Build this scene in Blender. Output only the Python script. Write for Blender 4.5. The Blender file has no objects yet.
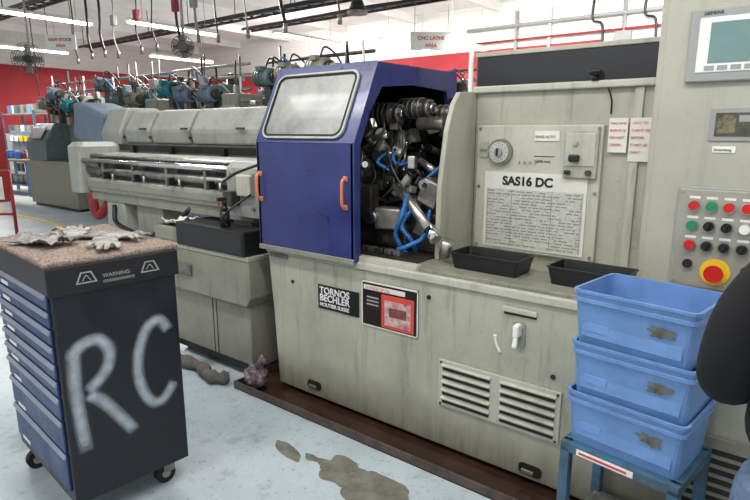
import bpy, bmesh, math, random
from mathutils import Vector, Matrix, noise, Euler
random.seed(7)
sc = bpy.context.scene
try:
    sc.view_settings.view_transform = 'Standard'
except Exception: pass

# ------------------------------------------------------------------ materials
def s2l(c):
    return tuple(((x/255)/12.92 if x/255 <= .04045 else ((x/255+.055)/1.055)**2.4) for x in c)
MATS = {}
def mat(name, rgb, rough=.5, metal=0., var=.12, scale=6., bump=0., bscale=60., rgb2=None, emit=0., coat=0., streak=0., grime=(70,62,48), low=0.):
    if name in MATS: return MATS[name]
    m = bpy.data.materials.new(name); m.use_nodes = True
    nt = m.node_tree; N = nt.nodes; L = nt.links
    b = N['Principled BSDF']
    c = s2l(rgb)
    b.inputs['Roughness'].default_value = rough
    b.inputs['Metallic'].default_value = metal
    if coat: b.inputs['Coat Weight'].default_value = coat
    tc = N.new('ShaderNodeTexCoord')
    nz = N.new('ShaderNodeTexNoise'); nz.inputs['Scale'].default_value = scale
    nz.inputs['Detail'].default_value = 6; nz.inputs['Roughness'].default_value = .65
    L.new(tc.outputs['Object'], nz.inputs['Vector'])
    cr = N.new('ShaderNodeValToRGB')
    c2 = s2l(rgb2) if rgb2 else tuple(x*(1-var*1.6) for x in c)
    cr.color_ramp.elements[0].position = .32; cr.color_ramp.elements[0].color = (*c2, 1)
    cr.color_ramp.elements[1].position = .62; cr.color_ramp.elements[1].color = (*[min(1, x*(1+var*.3)) for x in c], 1)
    L.new(nz.outputs['Fac'], cr.inputs['Fac'])
    col = cr.outputs['Color']
    if streak:
        mp = N.new('ShaderNodeMapping'); mp.inputs['Scale'].default_value = (9,9,.9)
        L.new(tc.outputs['Object'], mp.inputs['Vector'])
        n3 = N.new('ShaderNodeTexNoise'); n3.inputs['Scale'].default_value = 1.6; n3.inputs['Detail'].default_value = 7; n3.inputs['Roughness'].default_value = .7
        L.new(mp.outputs[0], n3.inputs['Vector'])
        r3 = N.new('ShaderNodeMapRange'); r3.interpolation_type='SMOOTHSTEP'
        r3.inputs[1].default_value=.50; r3.inputs[2].default_value=.72; r3.inputs[3].default_value=0; r3.inputs[4].default_value=streak*.8
        L.new(n3.outputs['Fac'], r3.inputs[0])
        n4 = N.new('ShaderNodeTexNoise'); n4.inputs['Scale'].default_value = 34; n4.inputs['Detail'].default_value = 8; n4.inputs['Roughness'].default_value=.75
        L.new(tc.outputs['Object'], n4.inputs['Vector'])
        r4 = N.new('ShaderNodeMapRange'); r4.interpolation_type='SMOOTHSTEP'
        r4.inputs[1].default_value=.59; r4.inputs[2].default_value=.69; r4.inputs[3].default_value=0; r4.inputs[4].default_value=streak*.9
        L.new(n4.outputs['Fac'], r4.inputs[0])
        mxm = N.new('ShaderNodeMath'); mxm.operation='MAXIMUM'; L.new(r3.outputs[0], mxm.inputs[0]); L.new(r4.outputs[0], mxm.inputs[1])
        fac = mxm.outputs[0]
        if low:
            # splash dirt that collects close to the floor
            sp = N.new('ShaderNodeSeparateXYZ'); L.new(tc.outputs['Object'], sp.inputs[0])
            rz = N.new('ShaderNodeMapRange'); rz.inputs[1].default_value=.30; rz.inputs[2].default_value=.03; rz.inputs[3].default_value=0; rz.inputs[4].default_value=low*1.6
            L.new(sp.outputs['Z'], rz.inputs[0])
            mm = N.new('ShaderNodeMath'); mm.operation='MULTIPLY'; L.new(rz.outputs[0], mm.inputs[0]); L.new(n3.outputs['Fac'], mm.inputs[1])
            mx2 = N.new('ShaderNodeMath'); mx2.operation='MAXIMUM'; L.new(fac, mx2.inputs[0]); L.new(mm.outputs[0], mx2.inputs[1]); fac = mx2.outputs[0]
        mx = N.new('ShaderNodeMix'); mx.data_type='RGBA'
        L.new(fac, mx.inputs[0]); L.new(col, mx.inputs[6]); mx.inputs[7].default_value=(*s2l(grime),1)
        col = mx.outputs[2]
        rm = N.new('ShaderNodeMapRange'); rm.inputs[1].default_value=.35; rm.inputs[2].default_value=.7; rm.inputs[3].default_value=rough*.75; rm.inputs[4].default_value=min(1,rough*1.3)
        L.new(nz.outputs['Fac'], rm.inputs[0]); L.new(rm.outputs[0], b.inputs['Roughness'])
    L.new(col, b.inputs['Base Color'])
    if bump:
        n2 = N.new('ShaderNodeTexNoise'); n2.inputs['Scale'].default_value = bscale
        L.new(tc.outputs['Object'], n2.inputs['Vector'])
        bp = N.new('ShaderNodeBump'); bp.inputs['Strength'].default_value = bump
        bp.inputs['Distance'].default_value = .01
        L.new(n2.outputs['Fac'], bp.inputs['Height']); L.new(bp.outputs['Normal'], b.inputs['Normal'])
    if emit:
        b.inputs['Emission Color'].default_value = (*c, 1)
        b.inputs['Emission Strength'].default_value = emit
    MATS[name] = m
    return m

beige   = mat('painted_metal_beige', (168,166,151), .42, 0, .10, 3, .05, 90, streak=.5)
baseb   = mat('machine_base_paint', (168,167,151), .42, 0, .12, 3, .05, 90, streak=.55, low=.8)
beige_d = mat('painted_metal_beige_dark', (136,135,121), .45, 0, .15, 4, .05, 90, streak=.6)
beige_l = mat('painted_metal_light', (182,180,166), .42, 0, .08, 4, streak=.42)
cabm    = mat('cabinet_paint', (172,169,155), .5, 0, .06, 3, .04, 90, streak=.22)
feedm   = mat('feeder_paint', (156,157,150), .42, 0, .12, 4, streak=.5)
bluem   = mat('hood_blue_paint', (42,50,108), .36, 0, .2, 4, .04, 60, coat=.12, streak=.4, grime=(66,70,92))
orange  = mat('orange_plastic', (210,122,78), .4, 0, .1)
glassm  = mat('scuffed_polycarbonate', (134,134,130), .34, 0, .25, 5, rgb2=(92,94,94), coat=.12)
seal    = mat('window_seal', (168,170,160), .5, 0, .12, 12)
black   = mat('black_paint', (24,25,28), .4, 0, .3, 8)
blackr  = mat('black_rubber', (26,26,27), .75, 0, .2)
dark    = mat('oily_dark_steel', (84,80,74), .36, .6, .4, 9)
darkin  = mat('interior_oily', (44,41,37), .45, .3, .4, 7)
steel   = mat('machined_steel', (190,186,178), .28, .85, .25, 14)
steel2  = mat('worn_steel', (150,146,138), .36, .7, .35, 10)
chrome  = mat('chrome', (215,215,215), .12, 1., .05)
hose    = mat('blue_coolant_hose', (44,108,176), .4, 0, .1)
teal    = mat('teal_motor_paint', (30,126,138), .45, 0, .2)
white   = mat('white_plastic', (232,232,226), .5, 0, .05)
paper   = mat('paper', (214,212,203), .8, 0, .06, 8)
printm  = mat('printed_chart', (192,192,182), .7, 0, .3, 130, rgb2=(156,156,148))
inkgrey = mat('faded_ink', (136,136,130), .7)
red     = mat('red_plastic', (200,32,28), .35, 0, .1)
redp    = mat('red_paint', (160,36,40), .5, 0, .2)
redwall = mat('red_wall_paint', (172,46,54), .7, 0, .12, 2)
green   = mat('green_plastic', (30,140,90), .35, 0, .1)
yellow  = mat('yellow_plastic', (235,195,40), .4, 0, .1)
redtext = mat('red_ink', (205,70,60), .7)
blktext = mat('black_ink', (20,20,22), .7)
whtext  = mat('white_ink', (225,225,222), .6)
binblue = mat('bin_blue_plastic', (104,142,196), .42, 0, .12, 6, .03, 80, streak=.35, grime=(84,98,122))
rust    = mat('oily_grime', (108,108,102), .7, 0, .4, 20)
standbl = mat('stand_blue_paint', (56,98,128), .45, 0, .35, 12, rgb2=(60,70,72))
cartb   = mat('tool_cart_black', (20,23,30), .38, 0, .2, 6, streak=.25, grime=(50,52,56))
drawm   = mat('drawer_front_blue', (40,60,108), .4, .1, .15, 6, streak=.3, grime=(60,70,90))
alum    = mat('drawer_pull_aluminium', (150,160,172), .35, .5, .12, 12)
oil     = mat('tray_oily_brown', (58,38,30), .18, 0, .4, 5, rgb2=(34,23,18))
screen  = mat('lcd_screen', (112,140,138), .12, 0, .08, 2)
grayp   = mat('grey_plastic', (150,152,150), .45, 0, .05)
slate   = mat('slate_blue_paint', (108,124,142), .5, 0, .15, 5, streak=.3)
dkgreen = mat('machine_green_grey', (92,112,112), .5, 0, .2, 5, streak=.35)
fabric  = mat('absorbent_sock_cloth', (104,98,92), .95, 0, .25, 30, .6, 200)
glove   = mat('work_glove_cloth', (160,156,150), .95, 0, .2, 25, .6, 160, rgb2=(84,82,82))
plasticb= mat('mesh_bag_plastic', (116,100,106), .25, 0, .45, 28, rgb2=(52,34,40))
tube_e  = mat('fluorescent_tube', (255,255,250), .5, 0, 0, 1, emit=14.)
mattm   = mat('pebbled_mat', (158,140,128), .95, 0, .3, 90, 1., 220, rgb2=(96,80,70))
wood    = mat('bench_top', (120,98,76), .7, 0, .2)
skin_m  = mat('skin', (206,158,132), .5, 0, .06)
hair_m  = mat('hair_brown', (50,36,28), .7, 0, .3, 60)
shirt   = mat('black_sweater', (17,17,20), .95, 0, .2, 12)
jeans   = mat('denim', (96,116,146), .9, 0, .2, 40, .3, 250)
yline   = mat('floor_line_yellow', (214,186,60), .6, 0, .25, 14)
eyem    = mat('eye_white', (235,235,230), .2)

def floor_mat():
    m = bpy.data.materials.new('epoxy_floor'); m.use_nodes = True
    nt = m.node_tree; N = nt.nodes; L = nt.links; b = N['Principled BSDF']
    tc = N.new('ShaderNodeTexCoord')
    def nz(s,d=8,r=.6):
        n=N.new('ShaderNodeTexNoise'); n.inputs['Scale'].default_value=s; n.inputs['Detail'].default_value=d; n.inputs['Roughness'].default_value=r
        L.new(tc.outputs['Object'], n.inputs['Vector']); return n
    def ramp(src,p0,c0,p1,c1):
        r=N.new('ShaderNodeValToRGB'); r.color_ramp.elements[0].position=p0; r.color_ramp.elements[0].color=c0
        r.color_ramp.elements[1].position=p1; r.color_ramp.elements[1].color=c1; L.new(src.outputs['Fac'], r.inputs['Fac']); return r
    def mul(a,c):
        mx=N.new('ShaderNodeMix'); mx.data_type='RGBA'; mx.blend_type='MULTIPLY'; mx.inputs[0].default_value=1
        L.new(a,mx.inputs[6]); L.new(c,mx.inputs[7]); return mx.outputs[2]
    r1=ramp(nz(1.1),.3,(*s2l((152,164,170)),1),.62,(*s2l((184,195,201)),1))
    r2=ramp(nz(9,8,.7),.32,(.74,.73,.70,1),.46,(1,1,1,1))
    r3=ramp(nz(1.6,9,.65),.30,(.50,.47,.43,1),.40,(1,1,1,1))
    r4=ramp(nz(55,3),.31,(.6,.6,.6,1),.38,(1,1,1,1))
    c=mul(mul(mul(r1.outputs[0],r2.outputs[0]),r3.outputs[0]),r4.outputs[0])
    L.new(c,b.inputs['Base Color']); b.inputs['Roughness'].default_value=.36
    return m
floorm = floor_mat()

def brick_mat():
    m = bpy.data.materials.new('painted_block_wall'); m.use_nodes = True
    nt = m.node_tree; N = nt.nodes; L = nt.links; b = N['Principled BSDF']
    tc = N.new('ShaderNodeTexCoord'); sp = N.new('ShaderNodeSeparateXYZ'); L.new(tc.outputs['Object'], sp.inputs[0])
    ad = N.new('ShaderNodeMath'); ad.operation = 'ADD'; L.new(sp.outputs['X'], ad.inputs[0]); L.new(sp.outputs['Y'], ad.inputs[1])
    cb = N.new('ShaderNodeCombineXYZ'); L.new(ad.outputs[0], cb.inputs['X']); L.new(sp.outputs['Z'], cb.inputs['Y'])
    br = N.new('ShaderNodeTexBrick'); br.inputs['Scale'].default_value = 1.
    br.inputs['Brick Width'].default_value = .4; br.inputs['Row Height'].default_value = .2; br.inputs['Mortar Size'].default_value = .006
    br.inputs['Color1'].default_value = (*s2l((226,222,216)), 1); br.inputs['Color2'].default_value = (*s2l((220,217,211)), 1)
    br.inputs['Mortar'].default_value = (*s2l((204,201,196)), 1)
    L.new(cb.outputs[0], br.inputs['Vector']); L.new(br.outputs['Color'], b.inputs['Base Color'])
    b.inputs['Roughness'].default_value = .8
    return m
wallm = brick_mat()
ceilm = mat('ceiling_white', (236,234,230), .9, 0, .05, 1)

def spray_mat():
    m = bpy.data.materials.new('white_spray_paint'); m.use_nodes = True
    nt = m.node_tree; N = nt.nodes; L = nt.links; b = N['Principled BSDF']
    b.inputs['Base Color'].default_value = (*s2l((176,184,194)), 1); b.inputs['Roughness'].default_value = .8
    uv = N.new('ShaderNodeUVMap'); sp = N.new('ShaderNodeSeparateXYZ'); L.new(uv.outputs[0], sp.inputs[0])
    mp = N.new('ShaderNodeMapRange'); mp.interpolation_type = 'SMOOTHSTEP'
    mp.inputs[1].default_value = 1; mp.inputs[2].default_value = .05; mp.inputs[3].default_value = 0; mp.inputs[4].default_value = .74
    L.new(sp.outputs['X'], mp.inputs[0])
    nz = N.new('ShaderNodeTexNoise'); nz.inputs['Scale'].default_value = 22; nz.inputs['Detail'].default_value=6
    tc = N.new('ShaderNodeTexCoord'); L.new(tc.outputs['Object'], nz.inputs['Vector'])
    ml = N.new('ShaderNodeMath'); ml.operation = 'MULTIPLY_ADD'; ml.inputs[1].default_value = 1.2; ml.inputs[2].default_value = .36
    L.new(nz.outputs['Fac'], ml.inputs[0])
    m2 = N.new('ShaderNodeMath'); m2.operation = 'MULTIPLY'; m2.use_clamp = True
    L.new(mp.outputs[0], m2.inputs[0]); L.new(ml.outputs[0], m2.inputs[1]); L.new(m2.outputs[0], b.inputs['Alpha'])
    return m
spray = spray_mat()

# ------------------------------------------------------------------ builder
def link(o, parent=None):
    sc.collection.objects.link(o)
    if parent: o.parent = parent
    return o
def empty(name, loc=(0,0,0)):
    o = bpy.data.objects.new(name, None); o.location = loc; o.empty_display_size = .1
    return link(o)
def rr(w, h, r, n=4):
    pts = []
    for cx, cy, a0 in ((w/2-r,h/2-r,0),(-w/2+r,h/2-r,90),(-w/2+r,-h/2+r,180),(w/2-r,-h/2+r,270)):
        for i in range(n+1):
            a = math.radians(a0+90*i/n); pts.append((cx+r*math.cos(a), cy+r*math.sin(a)))
    return pts
def smoothpts(pts, n=5):
    P = [Vector(p) for p in pts]
    if len(P) < 3: return P
    out = []
    Q = [P[0]*2-P[1]]+P+[P[-1]*2-P[-2]]
    for i in range(1, len(Q)-2):
        a, b, c, d = Q[i-1], Q[i], Q[i+1], Q[i+2]
        for k in range(n):
            t = k/n
            out.append(.5*((2*b)+(c-a)*t+(2*a-5*b+4*c-d)*t*t+(3*b-a-3*c+d)*t**3))
    out.append(P[-1]); return out
class G:
    def __init__(s, name, parent=None, M=None):
        s.name = name; s.parent = parent; s.M = M or Matrix(); s.bm = bmesh.new(); s.mats = []
    def mi(s, m):
        if m not in s.mats: s.mats.append(m)
        return s.mats.index(m)
    def add(s, b, m, M=None, smooth=None):
        i = s.mi(m)
        for f in b.faces:
            f.material_index = i
            if smooth is not None: f.smooth = smooth
        if M is not None: b.transform(M)
        me = bpy.data.meshes.new('t'); b.to_mesh(me); b.free()
        s.bm.from_mesh(me); bpy.data.meshes.remove(me)
    def box(s, c, d, m, bev=0., rot=(0,0,0), taper=None):
        b = bmesh.new(); bmesh.ops.create_cube(b, size=1)
        for v in b.verts:
            if taper and v.co.z > 0: v.co.x *= taper; v.co.y *= taper
            v.co = Vector((v.co.x*d[0], v.co.y*d[1], v.co.z*d[2]))
        if bev: bmesh.ops.bevel(b, geom=b.edges[:], offset=min(bev, min(d)*.45), segments=2, profile=.5, affect='EDGES')
        s.add(b, m, Matrix.Translation(c) @ Euler([math.radians(a) for a in rot]).to_matrix().to_4x4())
    def bx(s, x0, x1, y0, y1, z0, z1, m, bev=0.):
        s.box(((x0+x1)/2,(y0+y1)/2,(z0+z1)/2), (abs(x1-x0),abs(y1-y0),abs(z1-z0)), m, bev)
    def cyl(s, p0, p1, r, m, r2=None, seg=20):
        p0, p1 = Vector(p0), Vector(p1); d = p1-p0
        b = bmesh.new()
        bmesh.ops.create_cone(b, cap_ends=True, segments=seg, radius1=r, radius2=r if r2 is None else r2, depth=d.length)
        for f in b.faces: f.smooth = len(f.verts) == 4
        s.add(b, m, Matrix.Translation((p0+p1)/2) @ d.to_track_quat('Z','Y').to_matrix().to_4x4())
    def sph(s, c, r, m, sc3=(1,1,1), seg=16, M=None):
        b = bmesh.new(); bmesh.ops.create_uvsphere(b, u_segments=seg, v_segments=seg//2+2, radius=r)
        s.add(b, m, Matrix.Translation(c) @ (M or Matrix()) @ Matrix.Diagonal((*sc3,1)), True)
    def tube(s, pts, r, m, seg=8, sm=True, n=5, flat=1.):
        P = smoothpts(pts, n) if sm else [Vector(p) for p in pts]
        b = bmesh.new(); rings = []; up = Vector((0,0,1)); prev = None
        for i, p in enumerate(P):
            t = (P[min(i+1,len(P)-1)]-P[max(i-1,0)]).normalized()
            if prev is None:
                u = t.cross(up)
                if u.length < .05: u = t.cross(Vector((1,0,0)))
            else: u = prev - t*prev.dot(t)
            u.normalize(); prev = u; v = t.cross(u)
            rad = r(i/(len(P)-1)) if callable(r) else r
            rings.append([b.verts.new(p+rad*(math.cos(2*math.pi*k/seg)*u+flat*math.sin(2*math.pi*k/seg)*v)) for k in range(seg)])
        for a, c in zip(rings, rings[1:]):
            for k in range(seg): b.faces.new((a[k],a[(k+1)%seg],c[(k+1)%seg],c[k]))
        b.faces.new(rings[0][::-1]); b.faces.new(rings[-1])
        bmesh.ops.recalc_face_normals(b, faces=b.faces[:])
        s.add(b, m, None, True)
    def prism(s, poly, axis, a0, a1, m, bev=0.):
        def co(p, a): return {'x':(a,p[0],p[1]),'y':(p[0],a,p[1]),'z':(p[0],p[1],a)}[axis]
        b = bmesh.new()
        A = [b.verts.new(co(p,a0)) for p in poly]; B = [b.verts.new(co(p,a1)) for p in poly]
        b.faces.new(A); b.faces.new(B[::-1]); n = len(poly)
        for i in range(n): b.faces.new((A[i],A[(i+1)%n],B[(i+1)%n],B[i]))
        bmesh.ops.recalc_face_normals(b, faces=b.faces[:])
        if bev: bmesh.ops.bevel(b, geom=b.edges[:], offset=bev, segments=2, profile=.5, affect='EDGES')
        s.add(b, m)
    def frame(s, outer, inner, h, m, M=None):
        b = bmesh.new(); n = len(outer)
        V = lambda L, z: [b.verts.new((p[0],p[1],z)) for p in L]
        o0, o1, i0, i1 = V(outer,0), V(outer,h), V(inner,0), V(inner,h)
        for k in range(n):
            j = (k+1)%n
            b.faces.new((o1[k],o1[j],i1[j],i1[k])); b.faces.new((o0[k],i0[k],i0[j],o0[j]))
            b.faces.new((o0[k],o0[j],o1[j],o1[k])); b.faces.new((i0[k],i1[k],i1[j],i0[j]))
        bmesh.ops.recalc_face_normals(b, faces=b.faces[:])
        s.add(b, m, M)
    def plate(s, pts, h, m, M=None):
        b = bmesh.new(); n = len(pts)
        A = [b.verts.new((p[0],p[1],0)) for p in pts]; B = [b.verts.new((p[0],p[1],h)) for p in pts]
        b.faces.new(A[::-1]); b.faces.new(B)
        for i in range(n): b.faces.new((A[i],A[(i+1)%n],B[(i+1)%n],B[i]))
        s.add(b, m, M)
    def loft(s, loops, m, M=None, cap0=True, cap1=True, n=3, smooth=None):
        b = bmesh.new(); R = []
        for w, d, r, z in loops: R.append([b.verts.new((p[0],p[1],z)) for p in rr(w,d,r,n)])
        for a, c in zip(R, R[1:]):
            k = len(a)
            for i in range(k): b.faces.new((a[i],a[(i+1)%k],c[(i+1)%k],c[i]))
        if cap0: b.faces.new(R[0][::-1])
        if cap1: b.faces.new(R[-1])
        bmesh.ops.recalc_face_normals(b, faces=b.faces[:])
        s.add(b, m, M, smooth)
    def text(s, t, loc, size, m, rot=(90,0,0), ex=.0006, bold=0., ax='LEFT'):
        cu = bpy.data.curves.new('txt','FONT'); cu.body = t; cu.size = size; cu.extrude = ex; cu.offset = bold; cu.align_x = ax
        o = bpy.data.objects.new('txt', cu); sc.collection.objects.link(o)
        bpy.context.view_layer.update()
        me = bpy.data.meshes.new_from_object(o.evaluated_get(bpy.context.evaluated_depsgraph_get()))
        b = bmesh.new(); b.from_mesh(me)
        s.add(b, m, Matrix.Translation(loc) @ Euler([math.radians(a) for a in rot]).to_matrix().to_4x4())
        bpy.data.objects.remove(o); bpy.data.curves.remove(cu); bpy.data.meshes.remove(me)
    def done(s):
        s.bm.transform(s.M)
        vs = [v.co for v in s.bm.verts]
        c = Vector(((min(v.x for v in vs)+max(v.x for v in vs))/2, (min(v.y for v in vs)+max(v.y for v in vs))/2, min(v.z for v in vs)))
        if s.parent: c = Vector((0,0,0))
        s.bm.transform(Matrix.Translation(-c))
        me = bpy.data.meshes.new(s.name); s.bm.to_mesh(me); s.bm.free()
        for m in s.mats: me.materials.append(m)
        o = bpy.data.objects.new(s.name, me); o.location = c
        return link(o, s.parent)
def T(x,y,z=0): return Matrix.Translation((x,y,z))
def RZ(a): return Matrix.Rotation(math.radians(a),4,'Z')

# ------------------------------------------------------------------ room
X0, X1, Y0, Y1, H = -24, 6, -7, 14, 5.3
g = G('floor'); g.bx(X0,X1,Y0,Y1,-.1,0,floorm); g.done()
g = G('ceiling'); g.bx(X0,X1,Y0,Y1,H,H+.1,ceilm)
for x in range(-23,6,3): g.bx(x-.06,x+.06,Y0,Y1,H-.25,H,ceilm)
g.done()
g = G('wall_back'); g.bx(X0,X1,Y1,Y1+.1,0,H,wallm); g.done()
g = G('wall_left'); g.bx(X0-.1,X0,Y0,Y1,0,H,wallm); g.done()
g = G('trim_1'); g.bx(X0+.02,-5.0,Y1-.03,Y1-.002,1.5,4.0,redwall); g.bx(-5,X1,Y1-.03,Y1-.002,1.5,3.6,redwall); g.done()
g = G('trim_2'); g.bx(X0+.002,X0+.03,Y0,Y1-.03,1.5,4.0,redwall); g.done()
g = G('floor_marking')
g.bx(-22,-9,1.9,2.0,.0005,.003,yline); g.bx(-22,-12,-1.2,-1.1,.0005,.003,yline); g.bx(-17,-16.9,2.2,12,.0005,.003,yline); g.bx(-14.5,-14.4,2.0,6,.0005,.003,yline); g.done()
g = G('conduit_pipes')
for x,r in ((-4.4,.05),(-3.4,.03),(-2.2,.06),(-1.9,.03),(-.9,.04),(-6.4,.04),(-7.4,.05)):
    g.cyl((x,Y1-.1,2.4),(x,Y1-.1,5.0),r,white if r<.05 else grayp,seg=10)
g.cyl((-9,Y1-.12,4.6),(2,Y1-.12,4.6),.05,grayp,seg=10); g.cyl((-9,Y1-.12,4.2),(2,Y1-.12,4.2),.03,redp,seg=10)
for x in (-4.4,-2.9,-1.2): g.box((x,Y1-.12,3.9),(.4,.16,.5),grayp,.02)
for x in (-3.9,-2.6,-1.6,-5.2): g.tube([(x,Y1-.15,5.0),(x,Y1-.15,4.5),(x+.25,Y1-.15,4.35),(x+.3,Y1-.15,3.7)],.035,black,6)
g.done()
def ladder(p0, p1, w=.35):
    g = G('cable_tray'); p0, p1 = Vector(p0), Vector(p1); d=(p1-p0); L=d.length; d.normalize(); s=d.cross(Vector((0,0,1)))
    for k in (-1,1): g.tube([p0+s*w/2*k,p1+s*w/2*k],.035,black,6,False)
    for i in range(int(L/.4)): q=p0+d*(i*.4+.2); g.tube([q-s*w/2,q+s*w/2],.018,black,5,False)
    for i in range(int(L/2)+1):
        q=p0+d*min(i*2,L)
        g.tube([q,(q.x,q.y,H-.26)],.012,black,5,False)
    for k in range(4):
        g.tube([p0+s*(.1*k-.15)+Vector((0,0,.03))]+[p0+d*(L*j/8)+s*(.1*k-.15)+Vector((0,0,.03+.03*random.random())) for j in range(1,9)],.02,black if k%2 else grayp,5)
    g.done()
ladder((-13.5,9,4.45),(-4.5,9,4.45)); ladder((-22,3.6,4.35),(-4.6,3.6,4.35)); ladder((-20,7.4,4.35),(-4.2,7.4,4.35))
def fixture(x,y,z,L=2.4,along='y'):
    g = G('fluorescent_light'); M = T(x,y,z) @ (RZ(90) if along=='y' else Matrix()); g.M = M
    g.prism([(-.11,.0),(.11,.0),(.06,.07),(-.06,.07)],'x',-L/2,L/2,white)
    for k in (-.055,.055): g.cyl((-L/2+.03,k,-.02),(L/2-.03,k,-.02),.022,tube_e,seg=8)
    for k in (-1,1): g.cyl((k*L*.35,0,.05),(k*L*.35,0,H-z-.26),.006,grayp,seg=5)
    g.done()
for p in ((-13.5,3.3,4.0),(-12.5,6,4.),(-11.1,9.1,4.),(-9.7,11.6,4.),(-8.3,12.6,4.),(-17.5,9.5,4.),(-19,5.2,4.)): fixture(*p)
near = [(-3.5,-1.2,3.6),(-.3,-1.2,3.6),(-1.8,-3.2,3.6),(1.2,1.2,3.6),(-4.5,1.5,3.6)]
for p in near:
    fixture(*p, along='x')
    ld = bpy.data.lights.new('fluorescent_lamp','AREA'); ld.shape='RECTANGLE'; ld.size=2.3; ld.size_y=.3; ld.energy=50; ld.color=(1,.99,.96)
    lo = bpy.data.objects.new('fluorescent_lamp', ld); lo.location=(p[0],p[1],p[2]-.06); link(lo)
def bay(p,e,rx=0,ry=0):
    ld = bpy.data.lights.new('bay_fill_light','AREA'); ld.shape='RECTANGLE'; ld.size=3; ld.size_y=.8; ld.energy=e; ld.color=(1,.98,.95)
    lo = bpy.data.objects.new('bay_fill_light', ld); lo.location=p; lo.rotation_euler=(math.radians(rx),math.radians(ry),0); link(lo)
for p in ((-10,4.6,3.9),(-14,8,3.9),(-8,10.5,3.9),(-18,3,3.9),(-20,9.5,3.9)): bay(p,380)
bay((-2.2,10.8,4.9),260,60); bay((-7.5,10.2,4.9),200,60); bay((-14,10.2,4.9),230,60)  # added wall-wash lights without fixtures, tilted to brighten the back wall

# ------------------------------------------------------------------ lathe
lathe = empty('automatic_lathe')
g = G('base', lathe)
ZB = .91
g.prism([(-2.53,0.03),(-2.56,.5),(-2.595,ZB),(1.1,ZB),(1.1,.03)],'y',0,1.25,baseb,.008)
g.bx(-2.595,1.1,-.012,.02,ZB-.035,ZB+.005,beige_l,.006)
g.bx(-2.45,1.0,.06,1.2,.007,.04,black)
g.bx(-1.35,-.735,-.01,.0,.255,.50,beige_l,.004)
for r in range(5):
    for c in range(2):
        x0 = -1.325+c*.31; z0 = .275+r*.043
        g.bx(x0,x0+.255,-.0125,-.009,z0,z0+.028,darkin); g.box((x0+.1275,-.016,z0+.027),(.262,.016,.006),beige_l,0,(25,0,0))
for x in (-1.335,-.75):
    for z in (.268,.487): g.cyl((x,-.016,z),(x,-.008,z),.006,dark,seg=8)
g.bx(-1.02,-.87,-.004,.001,.80,.835,darkin)
g.box((-.945,-.008,.825),(.16,.012,.025),beige_l,.004)
for x,z in ((-2.22,.10),(-.857,.08)):
    g.plate(rr(.11,.055,.02),.004,darkin,T(x,-.001,z)@Matrix.Rotation(math.radians(90),4,'X'))
    g.box((x-.01,-.008,z-.01),(.06,.01,.02),steel2,.004)
for x,z in ((-2.38,.72),(-1.42,.80),(-.78,.56)): g.cyl((x,-.006,z),(x,.002,z),.011,darkin,seg=12)
g.plate(rr(.06,.12,.015),.006,beige_d,T(-.945,-.002,.715)@Matrix.Rotation(math.radians(90),4,'X'))
g.box((-.945,-.025,.74),(.028,.05,.06),white,.008); g.box((-.945,-.04,.70),(.022,.018,.07),white,.006,(-12,0,0))
g.tube([(-1.06,-.004,.69),(-1.05,-.004,.65),(-1.03,-.004,.61)],.007,whtext,6)
g.bx(-2.56,-2.41,-.014,-.011,.855,.88,rust)
g.bx(-.30,.30,-.01,.0,.10,.50,beige_d,.004)
for r in range(9): g.bx(-.27,.27,-.0125,-.009,.13+r*.038,.15+r*.038,darkin)
g.bx(-2.17,-1.865,-.006,.0,.60,.742,black,.002)
g.text('TORNOS',(-2.155,-.008,.693),.055,whtext,bold=.0012)
g.text('BECHLER',(-2.155,-.008,.650),.055,whtext,bold=.0012)
g.text('MOUTIER SUISSE',(-2.155,-.008,.617),.030,whtext,bold=.0006)
g.bx(-1.845,-1.48,-.005,.0,.572,.822,mat('poster_dark',(40,28,30),.35,0,.3,10))
g.bx(-1.845,-1.48,-.006,-.004,.812,.822,paper); g.bx(-1.845,-1.838,-.006,-.004,.572,.822,paper); g.bx(-1.487,-1.48,-.006,-.004,.572,.822,paper); g.bx(-1.845,-1.48,-.006,-.004,.572,.578,paper)
g.bx(-1.71,-1.505,-.0065,-.004,.585,.765,redtext,.0); g.bx(-1.69,-1.525,-.007,-.004,.60,.735,mat('poster_light',(188,166,162),.5,0,.4,30,rgb2=(150,84,80)))
g.bx(-1.66,-1.55,-.0075,-.0065,.65,.70,mat('poster_shape',(128,70,70),.5,0,.3,30)); 
g.bx(-1.83,-1.56,-.0065,-.004,.775,.80,paper); g.text('CHANGE OF OIL',(-1.82,-.0072,.779),.022,redtext)
for k in range(3): g.bx(-1.81,-1.73,-.0065,-.004,.73-k*.02,.738-k*.02,grayp)
g.bx(-2.59,1.08,.03,1.2,ZB-.01,.93,beige_d,.004)
g.bx(-1.88,-1.5,.0,.05,.90,.945,beige_l,.005)
g.done()

g = G('recessed_panel', lathe)
g.bx(-1.52,-.60,.60,.70,.92,1.81,beige,.01)
g.bx(-1.53,-.60,.57,.72,1.80,1.835,beige_l,.008)
g.prism([(.24,.93),(.245,1.3),(.30,1.6),(.36,1.74),(.42,1.80),(.6,1.81),(.6,.93)],'x',-1.545,-1.515,beige,.006)
g.bx(-.70,-.66,.585,.60,.95,1.80,beige_l,.004)
g.bx(-1.49,-.82,.572,.60,.955,1.63,beige_l,.006)
for x in (-1.47,-.84):
    for z in (.975,1.61,1.3): g.cyl((x,.566,z),(x,.574,z),.009,steel2,seg=10)
g.cyl((-1.345,.55,1.49),(-1.345,.575,1.49),.068,steel2,seg=32); g.cyl((-1.345,.54,1.49),(-1.345,.552,1.49),.055,mat('dial_face',(190,190,184),.4,.2,.1,20),seg=32)
g.cyl((-1.345,.525,1.49),(-1.345,.542,1.49),.022,grayp,seg=20); g.box((-1.345,.52,1.49),(.008,.012,.04),black)
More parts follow.
